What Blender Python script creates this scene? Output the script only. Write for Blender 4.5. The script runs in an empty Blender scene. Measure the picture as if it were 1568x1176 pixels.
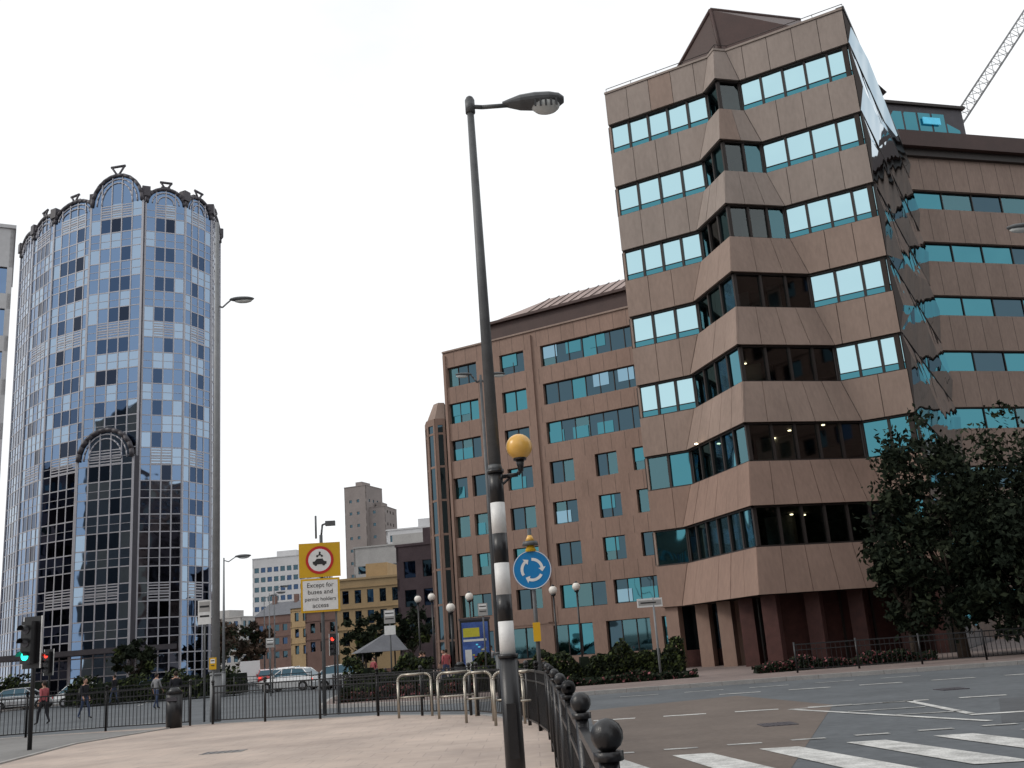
import bpy, bmesh, math, random
from mathutils import Vector as V, Matrix
random.seed(7)
scene=bpy.context.scene
R=random.random
def U(a,b): return a+(b-a)*random.random()

# ---------------------------------------------------------------- materials
def new_mat(name):
    m=bpy.data.materials.new(name); m.use_nodes=True
    nt=m.node_tree; nt.nodes.clear()
    out=nt.nodes.new('ShaderNodeOutputMaterial')
    return m,nt,out
def mat(name,col,rough=.8,metal=0.,var=.18,scale=1.5,bump=.1,spec=.3,col2=None,streak=0.,emit=0.,coat=0.):
    m,nt,out=new_mat(name); N=nt.nodes; L=nt.links
    b=N.new('ShaderNodeBsdfPrincipled'); L.new(b.outputs[0],out.inputs[0])
    tc=N.new('ShaderNodeTexCoord')
    mp=N.new('ShaderNodeMapping'); L.new(tc.outputs['Object'],mp.inputs[0])
    n1=N.new('ShaderNodeTexNoise'); n1.inputs['Scale'].default_value=scale; n1.inputs['Detail'].default_value=8; n1.inputs['Roughness'].default_value=.65
    L.new(mp.outputs[0],n1.inputs['Vector'])
    n2=N.new('ShaderNodeTexNoise'); n2.inputs['Scale'].default_value=scale*14; n2.inputs['Detail'].default_value=4
    L.new(mp.outputs[0],n2.inputs['Vector'])
    if streak:
        mp.inputs['Scale'].default_value=(1,1,streak)
    ad=N.new('ShaderNodeMath'); ad.operation='MULTIPLY_ADD'; ad.inputs[1].default_value=.35; L.new(n2.outputs[0],ad.inputs[0]); 
    mu=N.new('ShaderNodeMath'); mu.operation='MULTIPLY'; mu.inputs[1].default_value=.65; L.new(n1.outputs[0],mu.inputs[0]); L.new(mu.outputs[0],ad.inputs[2])
    cr=N.new('ShaderNodeValToRGB'); L.new(ad.outputs[0],cr.inputs[0])
    c2=col2 if col2 else tuple(min(1,c*(1+var)) for c in col)
    c1=tuple(c*(1-var) for c in col)
    cr.color_ramp.elements[0].position=.34; cr.color_ramp.elements[0].color=(*c1,1)
    cr.color_ramp.elements[1].position=.66; cr.color_ramp.elements[1].color=(*c2,1)
    L.new(cr.outputs[0],b.inputs['Base Color'])
    b.inputs['Roughness'].default_value=rough; b.inputs['Metallic'].default_value=metal
    b.inputs['Specular IOR Level'].default_value=spec
    b.inputs['Coat Weight'].default_value=coat
    if bump:
        bp=N.new('ShaderNodeBump'); bp.inputs['Strength'].default_value=bump; bp.inputs['Distance'].default_value=.02
        L.new(n2.outputs[0],bp.inputs['Height']); L.new(bp.outputs[0],b.inputs['Normal'])
    if emit:
        b.inputs['Emission Color'].default_value=(*col,1); b.inputs['Emission Strength'].default_value=emit
    return m
def mirror(name,col,rough=.03,wav=.012,scale=.5):
    m,nt,out=new_mat(name); N=nt.nodes; L=nt.links
    b=N.new('ShaderNodeBsdfPrincipled'); L.new(b.outputs[0],out.inputs[0])
    tc=N.new('ShaderNodeTexCoord'); n=N.new('ShaderNodeTexNoise'); n.inputs['Scale'].default_value=scale; n.inputs['Detail'].default_value=1
    L.new(tc.outputs['Object'],n.inputs['Vector'])
    bp=N.new('ShaderNodeBump'); bp.inputs['Strength'].default_value=1; bp.inputs['Distance'].default_value=wav*4
    L.new(n.outputs[0],bp.inputs['Height']); L.new(bp.outputs[0],b.inputs['Normal'])
    b.inputs['Base Color'].default_value=(*col,1); b.inputs['Metallic'].default_value=1; b.inputs['Roughness'].default_value=rough
    return m
def seeglass(name,tint,refl,fac):
    m,nt,out=new_mat(name); N=nt.nodes; L=nt.links
    t=N.new('ShaderNodeBsdfTransparent'); t.inputs[0].default_value=(*tint,1)
    g=N.new('ShaderNodeBsdfGlossy'); g.inputs[0].default_value=(*refl,1); g.inputs['Roughness'].default_value=.03
    lw=N.new('ShaderNodeLayerWeight'); lw.inputs[0].default_value=.35
    ad=N.new('ShaderNodeMath'); ad.operation='MULTIPLY_ADD'; ad.inputs[1].default_value=.8; ad.inputs[2].default_value=fac; ad.use_clamp=True
    L.new(lw.outputs['Fresnel'],ad.inputs[0])
    mx=N.new('ShaderNodeMixShader'); L.new(ad.outputs[0],mx.inputs[0]); L.new(t.outputs[0],mx.inputs[1]); L.new(g.outputs[0],mx.inputs[2])
    L.new(mx.outputs[0],out.inputs[0]); return m
def paving(name,c1,c2,mortar,w,h,rough=.85):
    m,nt,out=new_mat(name); N=nt.nodes; L=nt.links
    b=N.new('ShaderNodeBsdfPrincipled'); L.new(b.outputs[0],out.inputs[0]); b.inputs['Roughness'].default_value=rough
    tc=N.new('ShaderNodeTexCoord'); br=N.new('ShaderNodeTexBrick'); L.new(tc.outputs['Object'],br.inputs['Vector'])
    br.inputs['Color1'].default_value=(*c1,1); br.inputs['Color2'].default_value=(*c2,1); br.inputs['Mortar'].default_value=(*mortar,1)
    br.inputs['Scale'].default_value=1; br.inputs['Brick Width'].default_value=w; br.inputs['Row Height'].default_value=h; br.inputs['Mortar Size'].default_value=.010
    n=N.new('ShaderNodeTexNoise'); n.inputs['Scale'].default_value=.35; n.inputs['Detail'].default_value=9; n.inputs['Roughness'].default_value=.7; L.new(tc.outputs['Object'],n.inputs['Vector'])
    cr=N.new('ShaderNodeValToRGB'); L.new(n.outputs[0],cr.inputs[0]); cr.color_ramp.elements[0].position=.35; cr.color_ramp.elements[0].color=(.66,.66,.67,1); cr.color_ramp.elements[1].position=.62; cr.color_ramp.elements[1].color=(1,1,1,1)
    vo=N.new('ShaderNodeTexVoronoi'); vo.inputs['Scale'].default_value=2.2; L.new(tc.outputs['Object'],vo.inputs['Vector'])
    c3=N.new('ShaderNodeValToRGB'); L.new(vo.outputs['Distance'],c3.inputs[0]); c3.color_ramp.elements[0].position=.05; c3.color_ramp.elements[0].color=(.72,.72,.72,1); c3.color_ramp.elements[1].position=.09; c3.color_ramp.elements[1].color=(1,1,1,1)
    mx=N.new('ShaderNodeMix'); mx.data_type='RGBA'; mx.blend_type='MULTIPLY'; mx.inputs[0].default_value=1
    L.new(br.outputs[0],mx.inputs[6]); L.new(cr.outputs[0],mx.inputs[7])
    m2=N.new('ShaderNodeMix'); m2.data_type='RGBA'; m2.blend_type='MULTIPLY'; m2.inputs[0].default_value=1
    L.new(mx.outputs[2],m2.inputs[6]); L.new(c3.outputs[0],m2.inputs[7]); L.new(m2.outputs[2],b.inputs['Base Color'])
    return m

M={}
M['stone']=mat('stone_panel',(.285,.213,.178),.85,var=.17,scale=.5,bump=.15,streak=.35)
M['stoneb']=mat('stone_panel_pink',(.275,.187,.15),.85,var=.17,scale=.5,bump=.15,streak=.35)
M['stonec']=mat('stone_panel_grey',(.30,.25,.222),.85,var=.15,scale=.5,bump=.15,streak=.35)
M['joint']=mat('dark_joint',(.045,.037,.033),.9)
M['redstone']=mat('red_granite',(.07,.028,.024),.6,var=.3,scale=3)
M['frame']=mat('bronze_frame',(.035,.028,.026),.45,var=.1,bump=0)
M['mirr']=mirror('sky_mirror_glass',(.44,.65,.70))
M['mirr2']=mirror('teal_mirror_glass',(.065,.215,.26))
M['mirr3']=mirror('dark_mirror_glass',(.055,.095,.12))
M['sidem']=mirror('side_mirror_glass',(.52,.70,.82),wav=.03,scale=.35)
M['sided']=mirror('side_mirror_glass_dark',(.22,.36,.45),wav=.03,scale=.35)  # darker copy of the flank glass; paints dark reflections on lower pleat faces
M['see']=seeglass('dark_see_through_glass',(.30,.34,.34),(.5,.55,.55),.12)
M['seeteal']=seeglass('teal_see_through_glass',(.20,.40,.42),(.26,.50,.56),.28)
M['int']=mat('office_interior',(.16,.14,.12),.9)
M['brown']=mat('brown_metal_roof',(.055,.028,.024),.55,var=.2,scale=.8,spec=.4)
M['browntop']=mat('weathered_roof',(.32,.25,.23),.8,var=.2,scale=.8)
M['tg1']=mirror('tower_glass_blue',(.15,.225,.35),wav=.006)
M['tg2']=mirror('tower_glass_navy',(.045,.075,.135),wav=.006)
M['tg3']=mirror('tower_glass_pale',(.28,.37,.48),wav=.006)
M['tg4']=mirror('tower_glass_black',(.025,.034,.055),wav=.006)
M['tframe']=mat('tower_frame',(.44,.44,.48),.5,var=.1,bump=0)
M['tdark']=mat('tower_dark_frame',(.07,.065,.075),.5,bump=0)
M['pave']=paving('paving_tan',(.50,.405,.345),(.48,.395,.34),(.39,.32,.28),.6,.6)
M['pave2']=paving('paving_brick',(.25,.19,.17),(.22,.175,.16),(.17,.14,.13),.4,.2)
M['kerb']=mat('kerb_stone',(.33,.32,.31),.85)
M['asph']=mat('asphalt',(.105,.115,.125),.85,var=.25,scale=.4,bump=.25)
M['asphgrey']=mat('grey_tarmac',(.20,.195,.19),.85,var=.2,scale=.4,bump=.25)
M['asphred']=mat('asphalt_brown',(.14,.115,.10),.85,var=.2,scale=.6,bump=.25)
M['asphdk']=mat('asphalt_patch',(.085,.09,.097),.85,var=.2,scale=.8,bump=.25)
M['ground']=mat('ground',(.12,.12,.12),.9,scale=.1)
M['paint']=mat('road_paint',(.36,.36,.35),.75,var=.3,scale=3.,col2=(.74,.74,.72))
M['painty']=mat('road_paint_worn',(.2,.2,.2),.75,scale=4,col2=(.6,.6,.58))
M['pole']=mat('galvanised_pole',(.11,.115,.12),.5,metal=.3,var=.2,scale=6)
M['polel']=mat('grey_painted_pole',(.22,.23,.24),.5,var=.15,scale=6)
M['black']=mat('black_paint',(.012,.012,.014),.35,var=.3,scale=8,spec=.5)
M['white']=mat('white_paint',(.72,.72,.71),.4,var=.1,scale=8)
M['amber']=mat('amber_globe',(.74,.42,.09),.3,var=.08,scale=5,spec=.6,bump=0)
M['globe']=mat('opal_globe',(.8,.76,.70),.3,var=.05,bump=0)
M['lens']=mat('lamp_lens',(.55,.57,.56),.25,var=.1,bump=0)
M['yellow']=mat('yellow_board',(.62,.36,.015),.5,var=.06,bump=0)
M['red']=mat('red_paint',(.5,.02,.02),.4,var=.06,bump=0)
M['blue']=mat('blue_sign',(.01,.19,.46),.35,var=.06,bump=0)
M['green']=mat('lit_green',(.02,.9,.6),.4,emit=3.,bump=0)
M['rlamp']=mat('lit_red',(.9,.05,.03),.4,emit=2.,bump=0)
M['glow']=mat('ceiling_lamp',(1,.8,.5),.4,emit=9.,bump=0)
M['cyan']=mat('lit_cyan_sign',(.08,.42,.6),.4,emit=.6,bump=0)
M['steel']=mat('stainless',(.38,.35,.30),.35,metal=.8,var=.1,bump=0)
M['leafd']=mat('leaf_dark',(.012,.018,.011),.85,var=.4,scale=.8,bump=0,spec=.12)
M['leafm']=mat('leaf_mid',(.026,.034,.019),.85,var=.4,scale=.8,bump=0,spec=.12)
M['leafl']=mat('leaf_light',(.07,.09,.03),.8,var=.4,scale=.8,bump=0,spec=.15)
M['leafb']=mat('leaf_brown',(.075,.05,.035),.8,var=.4,scale=.8,bump=0,spec=.15)
M['pink']=mat('flower_pink',(.26,.09,.10),.7,var=.3,bump=0)
M['bark']=mat('bark',(.06,.045,.035),.9,var=.3,scale=6,bump=.4)
M['cream']=mat('cream_stone',(.38,.27,.15),.85,var=.15,scale=.4)
M['whitec']=mat('white_concrete',(.50,.50,.51),.85,var=.1,scale=.2)
M['brick']=mat('brown_brick',(.16,.10,.085),.9,var=.2,scale=.6)
M['purple']=mat('dark_brick',(.11,.08,.085),.9,var=.2,scale=.6)
M['slate']=mat('slate_roof',(.12,.125,.14),.7,var=.2,scale=1)
M['towerb']=mat('concrete_tower',(.24,.21,.20),.9,var=.12,scale=.2)
M['greyc']=mat('grey_concrete',(.36,.35,.34),.9,var=.15,scale=.3)
M['tyre']=mat('tyre',(.015,.015,.015),.9)
M['hub']=mat('hubcap',(.4,.4,.42),.3,metal=.7,bump=0)
for n,c in dict(silver=(.5,.52,.54),whitecar=(.75,.75,.75),redcar=(.4,.02,.02),blackcar=(.02,.02,.025),bluecar=(.03,.08,.25)).items():
    M[n]=mat('car_'+n,c,.25,metal=.2,var=.03,bump=0,spec=.6,coat=.8)
M['skin']=mat('skin',(.45,.26,.19),.6,var=.08,bump=0)
M['hair']=mat('hair',(.03,.02,.015),.7,bump=0)
M['shirtr']=mat('cloth_red',(.38,.10,.11),.9); M['cloth_d']=mat('cloth_dark',(.02,.02,.025),.9); M['denim']=mat('denim',(.05,.07,.13),.9); M['clothg']=mat('cloth_grey',(.22,.22,.23),.9)
M['poster']=mat('poster_blue',(.03,.05,.28),.4,var=.5,scale=2,col2=(.10,.20,.55),bump=0)
M['postery']=mat('poster_yellow',(.55,.5,.05),.4,bump=0)

# ---------------------------------------------------------------- mesh builder
class MB:
    def __init__(s): s.v=[];s.f=[];s.m=[];s.sm=[];s.ms=[]
    def mi(s,k):
        if k not in s.ms: s.ms.append(k)
        return s.ms.index(k)
    def face(s,pts,k,sm=False):
        n=len(s.v); s.v+= [tuple(p) for p in pts]; s.f.append(tuple(range(n,n+len(pts)))); s.m.append(s.mi(k)); s.sm.append(sm)
    def hexa(s,b,t,k):
        n=len(s.v); s.v+=[tuple(p) for p in b]+[tuple(p) for p in t]; c=len(b); i=s.mi(k)
        fs=[tuple(range(n+c-1,n-1,-1)),tuple(range(n+c,n+2*c))]+[(n+j,n+(j+1)%c,n+c+(j+1)%c,n+c+j) for j in range(c)]
        s.f+=fs; s.m+=[i]*len(fs); s.sm+=[False]*len(fs)
    def box(s,x0,x1,y0,y1,z0,z1,k):
        s.hexa([(x0,y0,z0),(x1,y0,z0),(x1,y1,z0),(x0,y1,z0)],[(x0,y0,z1),(x1,y0,z1),(x1,y1,z1),(x0,y1,z1)],k)
    def prism(s,poly,z0,z1,k,kt=None):
        s.hexa([(p[0],p[1],z0) for p in poly],[(p[0],p[1],z1) for p in poly],k)
    def fbox(s,F,s0,s1,n0,n1,z0,z1,k):
        s.hexa([F(s0,n1,z0),F(s1,n1,z0),F(s1,n0,z0),F(s0,n0,z0)],[F(s0,n1,z1),F(s1,n1,z1),F(s1,n0,z1),F(s0,n0,z1)],k)
    def cyl(s,p0,p1,r0,r1,k,seg=10,sm=True,caps=True):
        p0=V(p0);p1=V(p1);d=(p1-p0)
        if d.length<1e-6:return
        d.normalize(); a=V((0,0,1)) if abs(d.z)<.9 else V((1,0,0)); u=d.cross(a).normalized(); w=d.cross(u)
        n=len(s.v); i=s.mi(k)
        for p,r in((p0,r0),(p1,r1)):
            for j in range(seg):
                t=2*math.pi*j/seg; s.v.append(tuple(p+u*(r*math.cos(t))+w*(r*math.sin(t))))
        for j in range(seg):
            s.f.append((n+j,n+seg+j,n+seg+(j+1)%seg,n+(j+1)%seg)); s.m.append(i); s.sm.append(sm)
        if caps:
            s.f.append(tuple(n+j for j in range(seg))); s.f.append(tuple(n+seg+j for j in range(seg-1,-1,-1))); s.m+=[i,i]; s.sm+=[False,False]
    def tube(s,pts,r,k,seg=8):
        for a,b in zip(pts[:-1],pts[1:]): s.cyl(a,b,r,r,k,seg)
    def sph(s,c,r,k,seg=16,rings=10,sc=(1,1,1)):
        n=len(s.v); i=s.mi(k)
        for a in range(rings+1):
            ph=math.pi*a/rings
            for b in range(seg):
                th=2*math.pi*b/seg
                s.v.append((c[0]+r*sc[0]*math.sin(ph)*math.cos(th),c[1]+r*sc[1]*math.sin(ph)*math.sin(th),c[2]+r*sc[2]*math.cos(ph)))
        for a in range(rings):
            for b in range(seg):
                s.f.append((n+a*seg+b,n+(a+1)*seg+b,n+(a+1)*seg+(b+1)%seg,n+a*seg+(b+1)%seg)); s.m.append(i); s.sm.append(True)
    def obj(s,name,loc=(0,0,0),parent=None,rot=0):
        me=bpy.data.meshes.new(name)
        me.from_pydata([(v[0]-loc[0],v[1]-loc[1],v[2]-loc[2]) for v in s.v],[],s.f)
        for k in s.ms: me.materials.append(M[k])
        me.polygons.foreach_set('material_index',s.m); me.polygons.foreach_set('use_smooth',s.sm)
        me.update()
        o=bpy.data.objects.new(name,me); scene.collection.objects.link(o)
        if parent: o.parent=parent
        else: o.location=loc; o.rotation_euler[2]=rot
        return o
def group(name,parts,loc=(0,0,0),local=False,rot=0):
    e=bpy.data.objects.new(name,None); scene.collection.objects.link(e); e.location=loc; e.rotation_euler[2]=rot; e.empty_display_size=.3
    for k,mb in parts.items():
        if mb.f: mb.obj(k,(0,0,0) if local else loc,e)
    return e
def Frame(ox,oy,deg):
    a=math.radians(deg); t=(math.cos(a),math.sin(a)); n=(t[1],-t[0])
    def F(s,o,z): return (ox+s*t[0]+o*n[0], oy+s*t[1]+o*n[1], z)
    F.t=t;F.n=n;F.deg=deg
    return F
def FrameP(p,q):
    F=Frame(p[0],p[1],math.degrees(math.atan2(q[1]-p[1],q[0]-p[0]))); F.L=math.hypot(q[0]-p[0],q[1]-p[1]); return F
def text(body,size,loc,parent,k='black',align='CENTER'):
    c=bpy.data.curves.new('lettering','FONT'); c.body=body; c.size=size; c.align_x=align; c.extrude=.002
    o=bpy.data.objects.new('lettering',c); c.materials.append(M[k]); scene.collection.objects.link(o)
    o.parent=parent; o.location=loc; o.rotation_euler=(math.pi/2,0,0); return o

def pane(mb,F,s0,s1,n,z0,z1,k,j=.012):
    a,b,c,d=[U(-j,j) for _ in range(4)]
    mb.face([F(s0,n+a,z0),F(s1,n+b,z0),F(s1,n+b+c,z1),F(s0,n+a+c,z1)],k)
def facade(W,G,F,L,z0,z1,rows,stone,glasses,frame='frame',rec=.22,th=.3,mull=1.3,panel=0):
    z=z0
    for (zb,zt,wins) in sorted(rows):
        W.fbox(F,0,L,-th,0,z,zb,stone)
        s=0
        for (a,b) in wins:
            if a>s+.01: W.fbox(F,s,a,-th,-.004,zb,zt,stone)
            n=max(1,round((b-a)/mull)); w=(b-a)/n
            for i in range(n):
                pane(G,F,a+i*w,a+(i+1)*w,-rec,zb,zt,random.choice(glasses),.01)
                if i: G.fbox(F,a+i*w-.035,a+i*w+.035,-rec-.02,-rec+.07,zb+.05,zt-.05,frame)
            G.fbox(F,a,b,-rec-.02,-rec+.06,zb,zb+.05,frame); G.fbox(F,a,b,-rec-.02,-rec+.06,zt-.05,zt,frame)
            s=b
        if s<L-.01: W.fbox(F,s,L,-th,-.004,zb,zt,stone)
        z=zt
    W.fbox(F,0,L,-th,0,z,z1,stone)

# ================================================================= BUILDING A (stepped office block)
def office_A():
    W=MB();G=MB();Rf=MB();In=MB()
    F=Frame(6.4,50,-29); L=13.1;c=6.55
    def path(h,o=0):
        if o==0: return [(0,0),(c-h,0),(c,h),(c+h,0),(L,0)]
        return [(0,-o),(c-h+o*.41,-o),(c,h-o*1.414),(c+h-o*.41,-o),(L,-o)]
    H=lambda k:1.0+.65*(k-1)
    zt=lambda k:29.2-3.76*(k-1)
    bands=[(31.1,29.2,.5,1.0,'stonec')]
    for k in range(1,8):
        zb=zt(k)-1.75
        nz=zt(k+1) if k<7 else 2.9
        bands.append((zb,nz,H(k),H(k+1) if k<7 else 5.4,['stonec','stonec','stone','stone','stone','stoneb','stoneb'][k-1]))
    for (a,b,h0,h1,k) in bands:
        P0=path(h0);P1=path(h1)
        for i in range(4):
            l=math.dist(P1[i],P1[i+1])
            def lp(P,f): return (P[i][0]+(P[i+1][0]-P[i][0])*f, P[i][1]+(P[i+1][1]-P[i][1])*f)
            dx=P1[i+1][0]-P1[i][0]; dy=P1[i+1][1]-P1[i][1]; inn=(dy/l,-dx/l)
            quads=[]; g=.014
            if i in (1,2):
                n=max(1,round(l/1.25))
                for j in range(n):
                    f0=j/n+g/l; f1=(j+1)/n-g/l
                    quads.append((lp(P1,f0),lp(P1,f1),lp(P0,f0),lp(P0,f1)))
            elif i==0:
                n=int((c-h1)/1.3)
                for j in range(n): quads.append(((j*1.3+g,0),((j+1)*1.3-g,0),(j*1.3+g,0),((j+1)*1.3-g,0)))
                quads.append(((n*1.3+g,0),(c-h1-g,0),(n*1.3+g,0),(c-h0-g,0)))
            else:
                n=int((L-c-h1)/1.3)
                for j in range(n): quads.append(((L-(j+1)*1.3+g,0),(L-j*1.3-g,0),(L-(j+1)*1.3+g,0),(L-j*1.3-g,0)))
                quads.append(((c+h1+g,0),(L-n*1.3-g,0),(c+h0+g,0),(L-n*1.3-g,0)))
            def q(p,d,z): return F(p[0]+inn[0]*d,p[1]+inn[1]*d,z)
            for (b0,b1,t0,t1) in quads:
                if b1[0]-b0[0]<.03 and i in(0,3): b1=(b0[0]+.03,b1[1])
                e=U(-.008,.008); e2=U(-.006,.006); kk=k
                if R()<.05: kk='stone'
                W.hexa([q(b0,e,b+.01),q(b1,e,b+.01),q(b1,.14,b+.01),q(b0,.14,b+.01)],[q(t0,e+e2,a-.01),q(t1,e+e2,a-.01),q(t1,.14,a-.01),q(t0,.14,a-.01)],kk)
            q0=lambda p,z:F(p[0]+inn[0]*.1,p[1]+inn[1]*.1,z)
            W.face([q0(P1[i],b),q0(P1[i+1],b),q0(P0[i+1],a),q0(P0[i],a)],'joint')
        for z,h in((a-.03,h0),(b+.03,h1)):
            pts=[(0,-.05)]+[(c-h+.02,-.05),(c,h-.08),(c+h-.02,-.05)]+[(L-.02,-.05),(L-.02,-17.5),(0,-17.5)]
            W.face([F(p[0],p[1],z) for p in pts],'joint')
    P=path(.5)
    for i in range(4):
        W.hexa([F(P[i][0],P[i][1]+.06,31.1),F(P[i+1][0],P[i+1][1]+.06,31.1),F(P[i+1][0],P[i+1][1]-.5,31.1),F(P[i][0],P[i][1]-.5,31.1)],
               [F(P[i][0],P[i][1]+.06,31.22),F(P[i+1][0],P[i+1][1]+.06,31.22),F(P[i+1][0],P[i+1][1]-.5,31.22),F(P[i][0],P[i][1]-.5,31.22)],'stonec')
    for i in range(4):
        a=F(P[i][0],P[i][1]-.3,31.6);b=F(P[i+1][0],P[i+1][1]-.3,31.6); Rf.cyl(a,b,.02,.02,'frame',5)
        n=max(1,int(math.dist(P[i],P[i+1])/1.4))
        for j in range(n+1):
            f=j/n; x=a[0]+(b[0]-a[0])*f;y=a[1]+(b[1]-a[1])*f; Rf.cyl((x,y,31.2),(x,y,31.6),.015,.015,'frame',5)
    for k in range(1,8):
        z1=zt(k);z0=z1-1.75;h=H(k);P=path(h,.28)
        for i in range(4):
            p,q=P[i],P[i+1]; l=math.dist(p,q); n=max(1,round(l/1.2)); 
            A=F(p[0],p[1],0);B=F(q[0],q[1],0); S=FrameP(A,B); w=l/n
            for j in range(n):
                r=R()
                if i in(0,3):
                    m='mirr' if k<=5 else ('mirr2' if r<.5 else 'seeteal')
                elif i==1: m='seeteal' if r<.5 else ('see' if r<.7 else 'mirr2')
                else: m='see' if (k>=5 or j<n*.45) else ('seeteal' if r<.8 else 'see')
                pane(G,S,j*w,(j+1)*w,0,z0,z1,m,.014)
                if i in(0,3) and k<=5:
                    pane(G,S,j*w+.06,(j+1)*w-.06,.03,z0+.08,z0+.36,'mirr2',.004); G.fbox(S,j*w+.05,(j+1)*w-.05,-.01,.06,z0+.36,z0+.40,'frame')
                if j: G.fbox(S,j*w-.06,j*w+.06,-.03,.10,z0+.06,z1-.06,'frame')
            G.fbox(S,0,l,-.03,.13,z0,z0+.07,'frame'); G.fbox(S,0,l,-.03,.13,z1-.07,z1,'frame')
            if l>.4:
                for e in (0,l): G.fbox(S,e-.07,e+.07,-.05,.09,z0+.07,z1-.07,'frame')
        In.fbox(F,.3,L-.5,-6.2,-6,z0-.9,z1+.9,'int')
        In.fbox(F,.2,L-.4,-5.9,-.6,z0-.75,z0-.70,'int')
        for s in (2.2,6.5,10.8): In.fbox(F,s-.25,s+.25,-1.6,-1.1,z0-.8,z1+.8,'greyc')
        if k>=5:
            for _ in range(5 if k==6 else 2):
                s=U(c-h+1,c+h*.9); nn=U(-2,h*.35); x=F(s,nn,z1-.06); In.sph(x,.09,'glow',8,5,(1,1,.4))
        for _ in range(2):
            s=U(c-h*.6,c+h*.5); In.fbox(F,s,s+U(.6,1.4),-.5,-.46,z0+U(.2,.8),z1,'greyc')
        for _ in range(4):
            s=U(1,L-1); In.fbox(F,s,s+U(.6,1.6),-2.4,-1.2,z0-.7,z0+U(.1,.7),random.choice(['greyc','int','brick']))
    for s,n in((.5,-.5),(2.0,-.6),(3.6,.9),(5.1,2.4),(6.55,3.9),(8.0,2.4),(9.5,.9),(11.2,-.6),(12.6,-.5)):
        W.fbox(F,s-.32,s+.32,n-.32,n+.32,0,2.9,'stoneb' if s<4 else 'redstone')
    PL=[(0,-1.4),(c-4.4,-1.4),(c,3.0),(c+4.4,-1.4),(L,-1.4)]
    for i in range(4):
        S=FrameP(F(*PL[i],0),F(*PL[i+1],0))
        n=max(1,round(S.L/1.6)); w=S.L/n
        for j in range(n):
            if j%3==1 and i<2: G.fbox(S,j*w,(j+1)*w,-.1,0,0,2.9,'stoneb')
            else:
                G.fbox(S,j*w,(j+1)*w,-.12,-.02,0,.8,'redstone'); 
                if i>=2: G.fbox(S,j*w,(j+1)*w,-.12,-.02,.8,2.9,'redstone')
                else: pane(G,S,j*w,(j+1)*w,-.05,.8,2.9,'mirr3')
            G.fbox(S,j*w-.05,j*w+.05,-.05,.05,0,2.9,'frame')
    W.fbox(F,0,.1,-17.5,-.15,2.9,31.1,'stone'); W.fbox(F,.1,L-.1,-17.7,-17.5,0,31.1,'stone')
    # folded mirror-glass flank: a shallow pleat per storey, shaped and two-toned to imitate zigzag reflections
    S=Frame(*F(L,0,0)[:2],61); D=18.4; nn=4; w=D/nn
    levels=[31.1]+[zt(k) for k in range(1,9)]+[0]
    random.seed(21)
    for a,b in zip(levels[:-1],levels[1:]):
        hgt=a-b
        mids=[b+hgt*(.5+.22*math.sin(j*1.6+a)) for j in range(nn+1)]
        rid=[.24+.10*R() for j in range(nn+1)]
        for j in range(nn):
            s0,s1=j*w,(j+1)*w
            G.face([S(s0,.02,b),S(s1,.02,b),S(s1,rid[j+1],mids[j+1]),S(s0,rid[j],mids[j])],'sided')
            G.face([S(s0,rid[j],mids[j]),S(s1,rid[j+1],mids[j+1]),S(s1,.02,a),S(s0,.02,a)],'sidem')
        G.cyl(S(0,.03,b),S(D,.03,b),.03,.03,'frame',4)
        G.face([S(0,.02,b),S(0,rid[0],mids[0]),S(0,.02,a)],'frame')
    W.fbox(S,.1,D,-.35,-.12,0,31.1,'joint')
    W.fbox(S,0,D,-.3,.1,31.1,31.3,'frame')
    random.seed(8)
    bm=bmesh.new()
    pts=[(12.5,48.2,34.8),(17.9,49.8,34.8),(9.9,49.6,31.1),(12.6,47.5,31.1),(17.2,45.4,31.1),(23,52,31.1),(22,56,31.1),(13.5,60,31.1)]
    for p in pts: bm.verts.new(p)
    r=bmesh.ops.convex_hull(bm,input=bm.verts[:])
    for f in bm.faces: Rf.face([v.co[:] for v in f.verts],'brown')
    bm.free()
    Rf.cyl(pts[0],pts[1],.12,.12,'brown',6); Rf.cyl(pts[0],pts[2],.1,.1,'brown',6); Rf.cyl(pts[0],pts[3],.1,.1,'brown',6)
    group('stepped_office_building',{'walls':W,'windows':G,'roof':Rf,'interior':In},(6.4,50,0))
office_A()

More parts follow.
